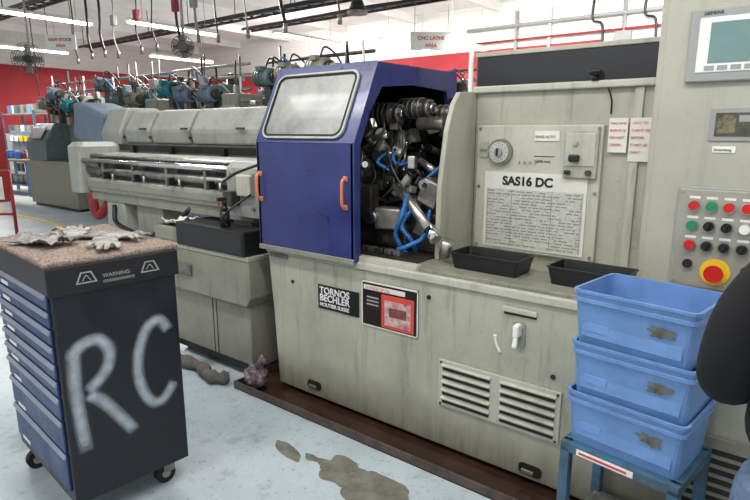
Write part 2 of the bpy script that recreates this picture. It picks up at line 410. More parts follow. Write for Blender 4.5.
for k in range(12):
    a=k*math.pi/6; g.box((-1.345+.045*math.cos(a),.539,1.49+.045*math.sin(a)),(.004,.003,.004),black)
g.bx(-1.47,-1.42,.565,.574,1.46,1.54,beige)
for x in (-1.456,-1.434): g.cyl((x,.558,1.5),(x,.567,1.5),.008,steel,seg=10)
g.bx(-1.0,-.835,.55,.575,1.37,1.60,beige,.006); g.bx(-.99,-.845,.545,.552,1.43,1.59,beige_l,.005)
g.box((-.94,.53,1.47),(.05,.03,.035),black,.008); g.cyl((-.87,.53,1.4),(-.87,.552,1.4),.014,dark,seg=14); g.box((-.97,.535,1.40),(.03,.02,.02),black,.004)
g.cyl((-.94,.535,1.54),(-.94,.548,1.54),.012,steel,seg=12)
g.bx(-1.16,-1.03,.566,.573,1.55,1.60,paper); g.text('SWISS AUTO',(-1.155,.565,1.565),.018,blktext)
g.text('10000 /min',(-1.16,.570,1.44),.02,blktext); g.bx(-1.16,-1.05,.570,.573,1.47,1.474,blktext)
for k in range(4): g.cyl((-1.24+k*.03,.562,1.44),(-1.24+k*.03,.573,1.44),.006,steel,seg=8)
g.bx(-1.43,-.875,.566,.573,.975,1.385,paper)
g.text('SAS16 DC',(-1.325,.564,1.318),.064,blktext,bold=.0024)
g.bx(-1.415,-.89,.5645,.567,.985,1.295,printm)
rc=random.Random(2)
for k in range(19): 
    z=.992+k*.0160; x=-1.41
    while x<-.90:
        w=rc.uniform(.012,.05); 
        if rc.random()<.75: g.bx(x,min(x+w,-.895),.5638,.5655,z,z+.006,inkgrey)
        x+=w+.008
for x in (-1.41,-1.27,-1.05,-.897): g.bx(x,x+.002,.5630,.5655,.985,1.295,inkgrey)
for x0,w,z0,z1 in ((-.80,.085,1.50,1.66),(-.705,.10,1.46,1.66)):
    g.box((x0+w/2,.580,(z0+z1)/2),(w,.003,z1-z0),paper,0,(1.5,0,random.uniform(-2,2)))
for k,(t) in enumerate(('MACHINE','RUN 8-10','DO NOT','CRASH')): g.text(t,(-.793,.576,1.63-k*.033),.0165,redtext)
for k,(t) in enumerate(('NEED TO','CHECK OIL','BEFORE','START UP','DAILY')): g.text(t,(-.698,.576,1.63-k*.033),.0165,redtext)
g.cyl((-.88,.58,1.835),(-.88,.58,1.86),.02,black); g.tube([(-.9,.55,1.87),(-.86,.55,1.875),(-.85,.58,1.85)],.014,black,8)
g.tube([(-.86,.6,1.86),(-.82,.58,1.8),(-.8,.585,1.74),(-.80,.59,1.68)],.004,black,6)
g.done()

g = G('rear_guard_panel', lathe)
g.bx(-1.66,-.58,.85,.88,1.2,2.04,beige_d,.004); g.bx(-1.645,-.59,.838,.851,1.80,2.022,mat('dark_panel',(34,35,40),.5)); 
g.bx(-1.66,-.58,.83,.85,2.02,2.045,beige_l,.004); g.cyl((-1.70,.86,1.2),(-1.70,.86,2.1),.015,white,seg=10); g.done()

g = G('sliding_hood', lathe)
xl, xr = -2.62, -1.87
g.bx(xl,xr,-.035,-.015,.915,1.54,bluem,.006)
My = Matrix(((1,0,0,(xl+xr)/2),(0,.4384,-.8988,.075),(0,.8988,.4384,1.745),(0,0,0,1)))
W2=(xr-xl)
g.plate(rr(W2,.472,.01),.02,bluem,My@T(0,0,-.01))
g.bx(xl,xr,.165,.98,1.93,1.955,bluem,.006)
prof = [(-.035,.915),(-.035,1.54),(.165,1.955),(.98,1.955),(.98,.915)]
g.prism(prof,'x',xl,xl+.02,bluem)
outer=[(-.035,.915),(-.035,1.2),(-.035,1.54),(.065,1.748),(.165,1.955),(.5,1.957),(.98,1.957),(.98,1.6),(.98,.915)]
inner=[(.012,.915),(.012,1.2),(.015,1.53),(.10,1.70),(.20,1.83),(.5,1.855),(.86,1.84),(.93,1.6),(.93,.915)]
b=bmesh.new(); cols=[]
for x in (xr-.02,xr+.004):
    cols.append([b.verts.new((x,p[0],p[1])) for p in outer]); cols.append([b.verts.new((x,p[0],p[1])) for p in inner])
o0,i0,o1,i1=cols
for k in range(len(outer)-1):
    b.faces.new((o1[k],o1[k+1],i1[k+1],i1[k])); b.faces.new((o0[k],i0[k],i0[k+1],o0[k+1]))
    b.faces.new((o0[k],o0[k+1],o1[k+1],o1[k])); b.faces.new((i0[k],i1[k],i1[k+1],i0[k+1]))
bmesh.ops.recalc_face_normals(b,faces=b.faces[:]); g.add(b,bluem)
wm = My@T(-.02,-.015,.012)
g.frame(rr(.625,.40,.06,6),rr(.590,.365,.048,6),.012,seal,wm)
g.frame(rr(.60,.375,.05,6),rr(.580,.355,.044,6),.015,blackr,wm)
g.plate(rr(.59,.365,.045,6),.006,glassm,wm)
for x in (-1.925,-2.590):
    g.tube([(x,-.03,1.205),(x,-.062,1.215),(x,-.068,1.28),(x,-.062,1.345),(x,-.03,1.355)],.0085,orange,10)
    for z in (1.205,1.355): g.box((x,-.038,z),(.028,.012,.028),orange,.004)
g.bx(xl,xr,-.045,-.03,.90,.93,beige_d,.003)
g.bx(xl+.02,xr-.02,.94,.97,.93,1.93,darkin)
g.done()

g = G('tooling_mechanism', lathe)
R = random.Random(3)
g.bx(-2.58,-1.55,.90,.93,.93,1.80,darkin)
g.bx(-2.5,-1.56,.1,.9,.925,.94,dark)
cx,cy,cz = -1.98,.58,1.36
g.cyl((-2.5,cy,cz),(-2.2,cy,cz),.26,dark,seg=36)
g.cyl((-2.2,cy,cz),(-2.14,cy,cz),.21,steel2,seg=36); g.cyl((-2.14,cy,cz),(-2.02,cy,cz),.06,chrome,.045,24); g.cyl((-2.02,cy,cz),(-1.97,cy,cz),.025,steel)
for k in range(6):
    a = math.radians(20+60*k); d = Vector((0,math.cos(a),math.sin(a)))
    c = Vector((-2.06,cy,cz))+d*.17
    g.box(c,(.09,.09,.16),R.choice((dark,steel2,steel)),.01,(math.degrees(a)-90,0,0))
    g.box(c+Vector((.05,0,0)),(.03,.05,.12),steel,.006,(math.degrees(a)-90,0,0))
    g.cyl(c+d*.08,c+d*.17,.026,steel2); g.cyl(c+d*.17,c+d*.20,.034,dark)
    g.cyl(c+Vector((.05,0,0)),c+Vector((.08,0,0)),.012,chrome,seg=10)
for x,y,z,r in ((-1.98,.50,1.70,.062),(-1.84,.60,1.73,.058),(-2.14,.40,1.62,.05),(-1.70,.70,1.70,.05)):
    g.cyl((x-.2,y,z),(x,y,z),r,dark,seg=28); g.cyl((x,y,z),(x+.03,y,z),r*.85,steel2,seg=28); g.cyl((x+.03,y,z),(x+.05,y,z),r*.5,chrome,seg=20)
    for k in range(5): g.cyl((x-.18+k*.035,y,z),(x-.17+k*.035,y,z),r*1.08,steel2,seg=28)
    for k in range(6):
        a=k*math.pi/3; g.cyl((x+.03,y+r*.65*math.cos(a),z+r*.65*math.sin(a)),(x+.038,y+r*.65*math.cos(a),z+r*.65*math.sin(a)),.006,dark,seg=8)
g.cyl((-1.80,.46,1.64),(-1.52,.46,1.64),.035,steel2); g.cyl((-1.62,.46,1.64),(-1.56,.46,1.64),.05,steel)
for i in range(150):
    x=R.uniform(-2.3,-1.60); y=R.uniform(.28,.85); z=R.uniform(.98,1.70)
    if x>-1.9 and z>1.5: y=R.uniform(.6,.85)
    m=R.choice((dark,steel2,steel2,steel,darkin,beige_d)); k=R.random()
    s=R.uniform(.03,.075)
    if k<.45: g.box((x,y,z),(s,R.uniform(.03,.08),R.uniform(.03,.1)),m,.005,(R.uniform(-30,30),R.uniform(-30,30),R.uniform(-20,20)))
    elif k<.8:
        d=Vector((R.uniform(-.4,1),R.uniform(-1,.2),R.uniform(-.6,.6))).normalized()*s
        g.cyl(Vector((x,y,z))-d,Vector((x,y,z))+d,s*.28,m,seg=14); g.cyl(Vector((x,y,z))+d,Vector((x,y,z))+d*1.25,s*.38,R.choice((steel,black)),seg=14)
    else:
        g.cyl((x,y,z),(x+.02,y-.03,z),s*.5,m,seg=20); g.cyl((x+.02,y-.03,z),(x+.03,y-.04,z),s*.25,chrome,seg=12)
for i in range(12):
    x=R.uniform(-2.2,-1.7); y=R.uniform(.28,.6); z=R.uniform(1.35,1.72)
    g.tube([(x,y,z),(x+.08,y-.06,z-.1),(x+R.uniform(-.1,.15),y-.05,z-.25),(x+R.uniform(-.2,.2),y+.1,z-.35)],.007,R.choice((black,black,steel2,dark)),6)
g.box((-1.95,.34,1.02),(.42,.16,.14),dark,.02); g.box((-1.86,.27,1.12),(.16,.1,.12),steel2,.012,(0,0,15)); g.box((-2.02,.26,1.2),(.12,.08,.2),dark,.01)
g.box((-1.66,.42,1.05),(.18,.22,.22),dark,.015); g.box((-1.63,.36,1.27),(.12,.12,.14),steel2,.01,(0,20,0))
g.cyl((-1.92,.24,1.13),(-1.92,.16,1.13),.03,steel); g.cyl((-1.92,.16,1.13),(-1.92,.14,1.13),.036,black)
for k in range(6): g.box((-2.02+k*.06,.16,.955),(.045,.05,.03),R.choice((steel2,dark,steel)),.005,(0,0,R.uniform(-20,20)))
g.tube([(-1.84,.30,1.30),(-1.7,.26,1.2),(-1.53,.2,1.07)],.028,steel,14,False); g.cyl((-1.55,.2,1.10),(-1.50,.18,1.05),.034,chrome)
g.tube([(-1.46,.20,.97),(-1.42,.17,1.05)],.03,steel,14,False)
def seghose(pts, r=.013):
    P=smoothpts(pts,7)
    for a,b_ in zip(P,P[1:]):
        m_=(a+b_)/2; g.sph(m_,r,hose,seg=10)
    g.tube(pts,r*.75,hose,8); d=(P[-1]-P[-2]).normalized(); g.cyl(P[-1],P[-1]+d*.035,r*.9,hose,r*.4,10)
seghose([(-1.78,.28,.94),(-1.80,.24,1.03),(-1.74,.22,1.12),(-1.76,.3,1.2),(-1.85,.36,1.24)])
seghose([(-1.70,.30,.94),(-1.68,.22,1.02),(-1.73,.2,1.10),(-1.70,.26,1.19)])
seghose([(-1.74,.26,.94),(-1.73,.17,.97),(-1.66,.15,1.0),(-1.60,.22,1.05),(-1.62,.3,1.16)])
seghose([(-1.75,.24,.95),(-1.77,.2,1.05),(-1.72,.18,1.15),(-1.73,.24,1.24)])
seghose([(-1.95,.5,1.5),(-1.90,.35,1.46),(-1.84,.3,1.42),(-1.76,.3,1.43)],.011)
seghose([(-1.98,.4,1.48),(-1.96,.28,1.43),(-1.88,.25,1.40)],.010)
seghose([(-1.62,.5,1.45),(-1.60,.4,1.42),(-1.66,.36,1.36)],.011)
g.done()

for x,y,w in ((-1.20,.215,.36),(-.72,.22,.33)):
    g = G('parts_tray', None, T(x,y,.931)@RZ(-2))
    g.loft([(w-.03,.16,.01,0),(w,.19,.012,.075),(w+.012,.202,.014,.078),(w+.012,.202,.014,.082),(w-.006,.182,.012,.082),(w-.036,.152,.01,.006)],black)
    for k in range(5): g.cyl((-.1+k*.045,.0+random.uniform(-.04,.04),.012),(-.08+k*.045,.02,.02),.008,steel2,seg=8)
    g.done()

# ------------------------------------------------------------------ control cabinet
g = G('control_cabinet')
g.bx(-.58,.55,.40,1.2,.931,2.5,cabm,.012)
g.bx(-.555,.54,.392,.402,.95,2.48,cabm,.006)
f=.392
g.bx(-.465,-.08,f-.022,f,1.79,2.065,grayp,.006); g.bx(-.43,-.11,f-.026,f-.02,1.825,2.03,white,.004); g.bx(-.39,-.12,f-.029,f-.024,1.86,2.01,screen)
g.text('SIEMENS',(-.42,f-.024,2.04),.018,blktext)
for k in range(6): g.bx(-.40+k*.045,-.365+k*.045,f-.028,f-.024,1.832,1.85,grayp)
g.bx(-.36,-.16,f-.006,f,1.56,1.69,grayp,.003); g.bx(-.34,-.17,f-.009,f-.004,1.58,1.67,mat('meter_face',(88,84,72),.2,0,.4,20)); g.bx(-.33,-.27,f-.011,f-.006,1.59,1.66,mat('meter_window',(120,112,90),.2,0,.5,40)); g.bx(-.26,-.19,f-.011,f-.006,1.635,1.66,grayp); 
g.bx(-.34,-.26,f-.004,f,1.515,1.54,white); g.text('Zeiterfassg',(-.335,f-.005,1.522),.014,blktext)
g.bx(-.565,-.49,f-.004,f,2.15,2.185,white); g.text('S041739',(-.56,f-.005,2.16),.017,blktext)
g.bx(-.445,-.10,f-.012,f,.955,1.375,grayp,.004); g.bx(-.435,-.11,f-.0145,f-.01,.965,1.365,mat('button_plate',(168,166,154),.35,.3,.08,5),.002)
cols=[[red,green,red,red],[green,blackr,blackr,white],[red,blackr,blackr,blackr]]
for r in range(3):
    for c in range(4):
        x=-.378+c*.062; z=1.30-r*.082
        g.cyl((x,f-.022,z),(x,f-.013,z),.024,steel,seg=20); g.cyl((x,f-.036,z),(x,f-.02,z),.019,cols[r][c],seg=18)
        g.bx(x-.02,x+.02,f-.016,f-.0135,z+.028,z+.038,white)
        if cols[r][c] is blackr: g.box((x,f-.042,z),(.007,.012,.034),blackr,.002,(0,20,0))
g.cyl((-.275,f-.02,1.03),(-.275,f-.013,1.03),.055,yellow,seg=28); g.cyl((-.275,f-.04,1.03),(-.275,f-.018,1.03),.022,red,seg=20); g.cyl((-.275,f-.058,1.03),(-.275,f-.04,1.03),.036,red,.03,24)
g.cyl((-.378,f-.03,1.055),(-.378,f-.013,1.055),.018,blackr,seg=18); g.cyl((-.17,f-.03,1.05),(-.17,f-.013,1.05),.018,blackr,seg=18)
for x in (-.425,-.115):
    for z in (.975,1.355): g.cyl((x,f-.018,z),(x,f-.013,z),.006,steel,seg=8)
g.cyl((.45,f-.03,1.6),(.45,f,1.6),.02,black); g.box((.45,f-.035,1.6),(.02,.015,.12),black,.004)
g.done()

# ------------------------------------------------------------------ drip tray, stains
g = G('drip_tray')
x0,x1,y0,y1=-2.74,1.3,-.2,1.4
g.bx(x0,x1,y0,y1,.001,.006,oil)
te=mat('tray_edge',(90,76,70),.4,.3,.3,10)
for a in ((x0,x1,y0,y0+.012),(x0,x1,y1-.012,y1),(x0,x0+.012,y0,y1),(x1-.012,x1,y0,y1)): g.bx(*a,.006,.05,te,.003)
g.done()
def blob(name, cx, cy, rx, ry, m, z=.0015, seed=0, n=110, amp=.35, rot=0):
    b=bmesh.new(); vs=[]
    for i in range(n):
        a=2*math.pi*i/n; q=Vector((math.cos(a),math.sin(a),seed))
        k=1+amp*(noise.noise(q*1.3)*1.1+.18*noise.noise(q*4.))
        p=Matrix.Rotation(rot,2)@Vector((rx*k*math.cos(a),ry*k*math.sin(a)))
        vs.append(b.verts.new((cx+p.x,cy+p.y,z)))
    c=b.verts.new((cx,cy,z))
    for i in range(n): b.faces.new((c,vs[i],vs[(i+1)%n]))
    g=G(name); g.add(b,m); return g.done()
wet = mat('oily_water_stain', (118,116,106), .14, 0, .2, 9, rgb2=(84,82,74))
blob('water_puddle', -1.62,-.45,.17,.10,wet,seed=1.3,amp=.5,rot=-.05)
blob('water_puddle', -1.38,-.47,.19,.11,wet,z=.0022,seed=7.7,amp=.5)
blob('water_puddle', -1.20,-.56,.12,.06,wet,z=.0028,seed=3.1,amp=.5)
blob('water_puddle', -1.93,-.49,.13,.035,wet,seed=4.3,rot=-.25)
blob('water_puddle', -1.80,-.455,.05,.025,wet,z=.0022,seed=5.3)

# ------------------------------------------------------------------ coolant unit below feeder
g = G('coolant_unit')
g.bx(-3.66,-2.76,-.03,.62,.05,.50,beige_d,.012)
g.prism([(-3.74,.50),(-3.80,.56),(-3.80,.80),(-2.70,.80),(-2.70,.56),(-2.74,.50)],'y',-.07,.66,beige_d,.008)
g.bx(-3.80,-2.70,-.075,.66,.80,.83,beige,.006)
g.bx(-3.78,-2.95,-.05,.6,.83,.93,beige_d,.01)
g.bx(-3.74,-3.0,-.02,.55,.925,.935,darkin)
g.bx(-3.45,-2.72,-.085,.12,.83,.99,black,.01)
g.bx(-3.43,-2.74,-.088,-.083,.85,.97,mat('black_panel',(34,35,38),.35,0,.2),.002)
g.bx(-3.5,-3.3,-.085,-.078,.62,.70,rust,.003)
for x in (-3.15,-3.11): g.bx(x,x+.004,-.034,-.028,.08,.48,darkin)
for x in (-3.55,-2.85):
    for y in (.05,.55): g.cyl((x,y,0),(x,y,.06),.035,black)
g.bx(-3.7,-2.8,-.036,-.028,.05,.09,black)
g.done()
g = G('spray_bottle', None, T(-3.0,.0,.99))
g.cyl((0,0,0),(0,0,.10),.032,black); g.cyl((0,0,.10),(0,0,.14),.032,black,.012); g.cyl((0,0,.14),(0,0,.17),.015,blackr); g.box((0,-.02,.18),(.02,.07,.025),blackr,.006); g.box((0,-.045,.155),(.012,.01,.04),red,.003); g.done()
def cloth(name, M, w, d, amp, m, seed=0, n=18):
    b=bmesh.new(); bmesh.ops.create_grid(b,x_segments=n,y_segments=n,size=.5)
    for v in b.verts:
        p=Vector((v.co.x*3+seed,v.co.y*3,seed)); h=abs(noise.noise(p))*amp*1.6+abs(noise.noise(p*2.7))*amp*.6
        e=1+.3*noise.noise(Vector((v.co.x*2,v.co.y*2,seed+5)))
        v.co=Vector((v.co.x*w*e,v.co.y*d*e,h+.004))
    ext=bmesh.ops.extrude_face_region(b,geom=b.faces[:])
    for v in [q for q in ext['geom'] if isinstance(q,bmesh.types.BMVert)]: v.co.z=max(.001,v.co.z-.004)
    bmesh.ops.recalc_face_normals(b,faces=b.faces[:])
    g=G(name,None,M); g.add(b,m,None,True); return g.done()
cloth('shop_towel',T(-3.62,.08,.936),.2,.2,.05,paper,3)

# ------------------------------------------------------------------ bar feeder
g = G('bar_feeder')
g.bx(-5.35,-2.95,.22,.55,1.06,1.18,feedm,.01); g.bx(-5.3,-3.0,.20,.225,1.10,1.15,beige_d,.004)
g.loft([(.22,.42,.04,1.04),(.22,.42,.05,1.46),(.16,.34,.05,1.50)],feedm,T(-5.42,.36,0),n=4)
g.loft([(.34,.42,.03,1.04),(.34,.42,.03,1.36),(.28,.36,.03,1.40)],feedm,T(-2.98,.34,0),n=4)
g.box((-2.92,.12,1.25),(.14,.06,.14),beige_l,.01); g.box((-3.05,.1,1.16),(.1,.08,.10),dark,.01)
for x in (-3.1,-2.86): 
    for z in (1.1,1.32): g.cyl((x,.115,z),(x,.135,z),.014,steel,seg=10)
for y,z,r,m in ((.20,1.34,.022,chrome),(.28,1.38,.018,steel),(.24,1.25,.03,steel2)): g.cyl((-5.35,y,z),(-3.1,y,z),r,m,seg=14)
g.bx(-5.3,-3.1,.33,.52,1.18,1.36,dark,.006); g.bx(-5.3,-3.1,.30,.56,1.36,1.40,feedm,.006)
for x in (-5.0,-4.5,-4.0,-3.5): g.box((x,.26,1.26),(.03,.10,.16),steel2,.008); g.box((x+.1,.19,1.22),(.03,.05,.06),black,.004); g.cyl((x+.2,.2,1.18),(x+.2,.2,1.24),.012,steel,seg=8)
g.bx(-5.3,-3.0,.24,.50,.98,1.06,beige_d,.006)
g.prism([(-5.15,0),(-5.05,.98),(-4.75,.98),(-4.65,0)],'y',.25,.5,feedm,.01); g.bx(-5.3,-4.5,.15,.62,0,.04,beige_d,.006)
g.bx(-4.6,-4.2,.28,.5,.7,.98,beige_d,.01)
g.bx(-3.3,-3.1,.3,.48,.936,1.0,feedm); g.tube([(-4.9,.24,.95),(-4.8,.2,.8),(-4.3,.2,.75),(-3.9,.2,.9),(-3.75,.25,1.02)],.02,black,8)
g.tube([(-2.85,.1,1.2),(-2.9,-.02,1.12),(-2.95,-.06,1.05),(-2.93,-.03,1.0)],.007,black,6)
g.tube([(-3.1,.12,1.3),(-3.0,.0,1.28),(-2.85,-.02,1.34),(-2.7,.05,1.4)],.009,black,6)
g.done()
g = G('bar_feeder')
def loaf(x0,x1,m,y0=.85,y1=1.35,z0=1.48,z1=1.80):
    g.prism([(y0,z0),(y0-.02,z0+.12),(y0+.10,z1),(y1-.1,z1),(y1,z0+.1),(y1,z0)],'x',x0,x1,m,.02)
loaf(-4.55,-3.42,feedm); loaf(-5.22,-4.60,feedm); loaf(-5.72,-5.27,feedm); loaf(-6.15,-5.77,feedm,.82,1.38,1.46,1.84)
g.box((-6.55,1.1,1.66),(.7,.5,.42),slate,.05,(0,12,0))
for z in (1.53,): g.bx(-6.1,-3.44,.845,.86,z,z+.02,darkin)
g.bx(-6.2,-3.4,.88,1.32,1.30,1.48,beige_d,.01); g.bx(-6.2,-3.4,.86,.89,1.40,1.46,darkin)
for x in (-5.6,-4.9,-4.1): g.box((x,.85,1.40),(.06,.04,.1),black,.004); g.box((x+.3,.80,1.62),(.10,.02,.02),dark,.004)
for k in range(10): g.box((-6.0+k*.27,.85,1.36),(.05,.03,.04),(steel2,black,redp)[k%3],.004)
g.box((-6.35,1.1,1.15),(.6,.5,.5),slate,.04); g.box((-6.35,1.1,.78),(.5,.45,.26),beige_d,.02)
for x in (-6.3,-3.8): g.prism([(x-.25,0),(x-.15,1.3),(x+.15,1.3),(x+.25,0)],'y',.95,1.25,beige_d,.01)
g.tube([(-6.2,.8,1.2),(-6.25,.7,.9),(-6.1,.66,.7),(-5.9,.7,.85)],.05,redp,10)
g.done()

# ------------------------------------------------------------------ background machines
def bgm(x,y,s=1.,rot=0):
    g=G('automatic_lathe',None,T(x,y)@RZ(rot)@Matrix.Scale(s,4)); r=random.Random(int(x*13+y*7))
    bm_=r.choice((beige_d,slate,dkgreen,feedm)) 
    g.bx(-1,1,-.4,.5,.05,.9,bm_,.02); g.bx(-.95,.95,-.35,.45,0,.06,black)
    g.prism([(-.42,.9),(-.42,1.25),(-.2,1.6),(.4,1.6),(.4,.9)],'x',-.9,-.05,r.choice((dkgreen,slate,beige_d)),.02)
    g.box((-.48,-.35,1.42),(.55,.02,.26),glassm,.02,(-32,0,0))
    g.bx(-.05,.55,.05,.45,.9,1.6,bm_,.02); g.bx(.65,.98,-.1,.45,.9,1.95,beige_d,.02); g.bx(.68,.95,-.12,-.1,1.3,1.8,grayp,.01)
    for k in range(5): g.cyl((.7+.05*k,-.14,1.2),(.7+.05*k,-.1,1.2),.015,r.choice((red,green,black)),seg=10)
    for k in range(3):
        mx=-.75+.5*k+r.uniform(-.05,.05); z=1.85+r.uniform(0,.35); m=r.choice((teal,teal,dkgreen,slate,beige_d))
        g.box((mx,.1,(z+1.6)/2),(.12,.2,z-1.6),dark,.01); g.cyl((mx-.16,-.02,z+.05),(mx+.14,-.02,z+.05),.105,m,seg=18); g.cyl((mx+.14,-.02,z+.05),(mx+.2,-.02,z+.05),.07,dark,seg=14)
        for j in range(5): g.cyl((mx-.14+j*.05,-.02,z+.05),(mx-.125+j*.05,-.02,z+.05),.115,m,seg=18)
        g.box((mx,-.1,z+.15),(.1,.1,.06),m,.01)
        g.tube([(mx,-.02,z+.15),(mx+.08,.0,z+.28),(mx+.2,.1,z+.15),(mx+.25,.2,z-.1)],.012,black,6)
    for k in range(44):
        px=r.uniform(-.95,.95); sz=r.uniform(.05,.17)
        g.box((px,r.uniform(-.1,.4),1.6+r.uniform(.02,.62)),(r.uniform(.04,.18),r.uniform(.05,.15),sz),r.choice((steel2,dark,beige_l,slate,dkgreen,black,feedm,dark,steel)),.008,(0,r.uniform(-10,10),0))
    for k in range(8):
        px=r.uniform(-.9,.9); g.cyl((px,.2,1.5),(px+r.uniform(-.1,.1),.2,r.uniform(2.3,2.6)),.015,r.choice((steel2,black,white,dark)),seg=8)
    for k in range(8):
        px=r.uniform(-.9,.6); pz=r.uniform(1.8,2.35); g.tube([(px,0,pz),(px+.12,-.08,pz+.10),(px+.25,0,pz-.05),(px+.3,.05,pz-.3)],.012,r.choice((black,steel2,grayp,hose)),6)
    for z in (2.02,2.2,2.36): g.cyl((-.95,.22,z),(.9,.22,z),.022,r.choice((steel2,grayp,slate,dark)),seg=8)
    g.bx(.25,.5,.1,.4,1.6,2.1,r.choice((dkgreen,beige_d,teal)),.01)
    return g.done()
for x,y in ((-5.6,3.4),(-7.9,3.3),(-10.2,3.4),(-12.6,3.3)): bgm(x,y,1.10)
for x,y in ((-4.4,6.6),(-6.9,6.6),(-9.4,6.6),(-12.2,6.6),(-15.4,6.9),(-18.5,7.2)): bgm(x,y,1.12)
for x,y in ((-8,10.5),(-11.5,10.5),(-15,10.5),(-19,10.6),(-22,10)): bgm(x,y,1.12)

for i,(x,y,z) in enumerate(((-6.1,3.45,3.05),(-6.9,3.45,3.05),(-7.6,3.45,3.05),(-8.6,3.45,3.1),(-9.3,3.45,3.05),(-10.6,3.45,3.05),(-11.6,3.45,3.1),(-5.1,3.45,3.05),(-14.2,3.45,2.3),(-8.1,3.45,3.1),(-12.2,3.45,3.05),(-9.8,3.45,3.05),(-11.1,3.45,3.1))):
    g=G('hanging_air_hose'); zt=4.28
    g.tube([(x,y,zt),(x+.02,y,zt-.5),(x+.05*math.sin(i),y,z+.3),(x+.08,y,z)],.013 if i%3 else .026,(black,grayp,black,black)[i%4],6)
    g.cyl((x+.08,y,z-.12),(x+.08,y,z),.03,steel2,seg=8)
    if i%2: g.box((x,y,3.6),(.12,.08,.18),grayp if i%4==1 else redp,.01)
    g.done()
def hsign(x,y,z,t,t2,w=.9,h=.3,rot=38):
    g=G('hanging_sign',None,T(x,y,z)@RZ(rot)); g.box((0,0,0),(w,.02,h),white,.004)
    g.text(t,(0,-.014,h*.06),h*.28,redtext,bold=.003,ax='CENTER'); g.text(t2,(0,-.014,-h*.34),h*.28,redtext,bold=.002,ax='CENTER')
    for k in (-1,1): g.cyl((k*w*.4,0,h/2),(k*w*.4,0,H-z-.26),.006,black,seg=5)
    g.done()
hsign(-7.7,9.8,3.72,'CNC LATHE','AREA',1.0,.42); hsign(-10.9,2.6,3.15,'RAW STOCK','AREA',.55,.25); hsign(-15.0,2.6,3.3,'CELL 4','LINE',.45,.35)
g=G('fume_extraction_duct'); 
g.cyl((-6.35,5.4,3.75),(-6.35,5.4,5.02),.07,steel2,seg=16); g.cyl((-6.35,5.4,3.55),(-6.35,5.4,3.75),.16,black,.07,20); g.cyl((-6.35,5.4,3.5),(-6.35,5.4,3.55),.17,steel2,seg=20)
for k in range(5): g.cyl((-6.35,5.4,3.85+k*.25),(-6.35,5.4,3.87+k*.25),.08,black,seg=16)
g.done()
for (x,y,z) in ((-12.6,2.7,3.0),(-7.2,2.6,2.75)):
    g=G('industrial_fan',None,T(x,y,z)@RZ(50))
    R0=.30 if x<-10 else .15
    for k in range(7): 
        r_=R0*(k+1)/7; g.tube([(r_*math.cos(a*math.pi/12),-.05+.03*(k/7)**2,r_*math.sin(a*math.pi/12)) for a in range(25)],.006,dark,5,False)
    for k in range(16): a=k*math.pi/8; g.tube([(0,-.06,0),(R0*math.cos(a),-.02,R0*math.sin(a))],.005,dark,4,False)
    for k in range(4): a=k*math.pi/2; g.box((R0*.5*math.cos(a),.02,R0*.5*math.sin(a)),(R0*.8,.012,R0*.4),grayp,.003,(20,-math.degrees(a),0))
    g.cyl((0,-.07,0),(0,.2,0),.07,black,seg=18); g.cyl((0,.12,0),(0,.12,H-z-.26),.02,grayp,seg=8); g.done()
g=G('workbench',None,T(-16.4,3.7)@RZ(5))
g.bx(-1.1,1.1,-.4,.4,.85,.9,wood,.01)
for x in (-1.05,1.05):
    for y in (-.35,.35): g.bx(x-.03,x+.03,y-.03,y+.03,0,.85,standbl)
g.bx(-1.05,1.05,-.35,.35,.25,.28,standbl); g.bx(-1.05,1.05,.33,.36,.9,1.6,slate,.01)
rr_=random.Random(4)
for k in range(14): g.box((-1.0+k*.15,rr_.uniform(-.2,.2),.9+.1),(.12,.2,rr_.uniform(.1,.22)),rr_.choice((binblue,redp,grayp,teal,white,hose)),.01)
for k in range(7): g.box((-.9+k*.28,0,.28+.1),(.2,.3,.2),rr_.choice((binblue,beige_d,grayp)),.01)
for k in range(8): g.box((-.9+k*.25,.3,1.4),(.16,.06,.14),rr_.choice((white,yellow,hose)),.005)
g.done()
for sx,sy in ((-19.5,5.2),(-22,3.5),(-22,7.5)):
    g=G('shelving_rack',None,T(sx,sy))
    for x in (-1.2,1.2):
        for y in (-.3,.3): g.bx(x-.03,x+.03,y-.03,y+.03,0,2.2,standbl)
    for z in (.3,.9,1.5,2.1): 
        g.bx(-1.2,1.2,-.3,.3,z,z+.03,grayp)
        for k in range(9): g.box((-1.05+k*.26,rr_.uniform(-.1,.1),z+.16),(.2,.35,.24),rr_.choice((binblue,beige_d,dkgreen,white,slate,black)),.01)
    g.done()
g=G('barrier_stand',None,T(-9.9,.85)@RZ(38))
for x in (-.35,.35): g.tube([(x,0,0.02),(x,0,1.0)],.025,redp,8,False); g.tube([(x,-.2,.02),(x,.2,.02)],.02,redp,8,False)
g.tube([(-.35,0,1.0),(.35,0,1.0)],.025,redp,8,False); g.tube([(-.35,0,.35),(.35,0,.35)],.02,redp,8,False); g.box((0,-.03,.75),(.5,.01,.35),white,.004); g.box((0,-.037,.75),(.4,.004,.12),redtext); g.done()
g=G('support_column'); g.bx(-14.95,-14.7,2.55,2.8,0,H-.26,white,.01); g.bx(-14.97,-14.68,2.53,2.82,0,2.3,redp,.01); g.done()

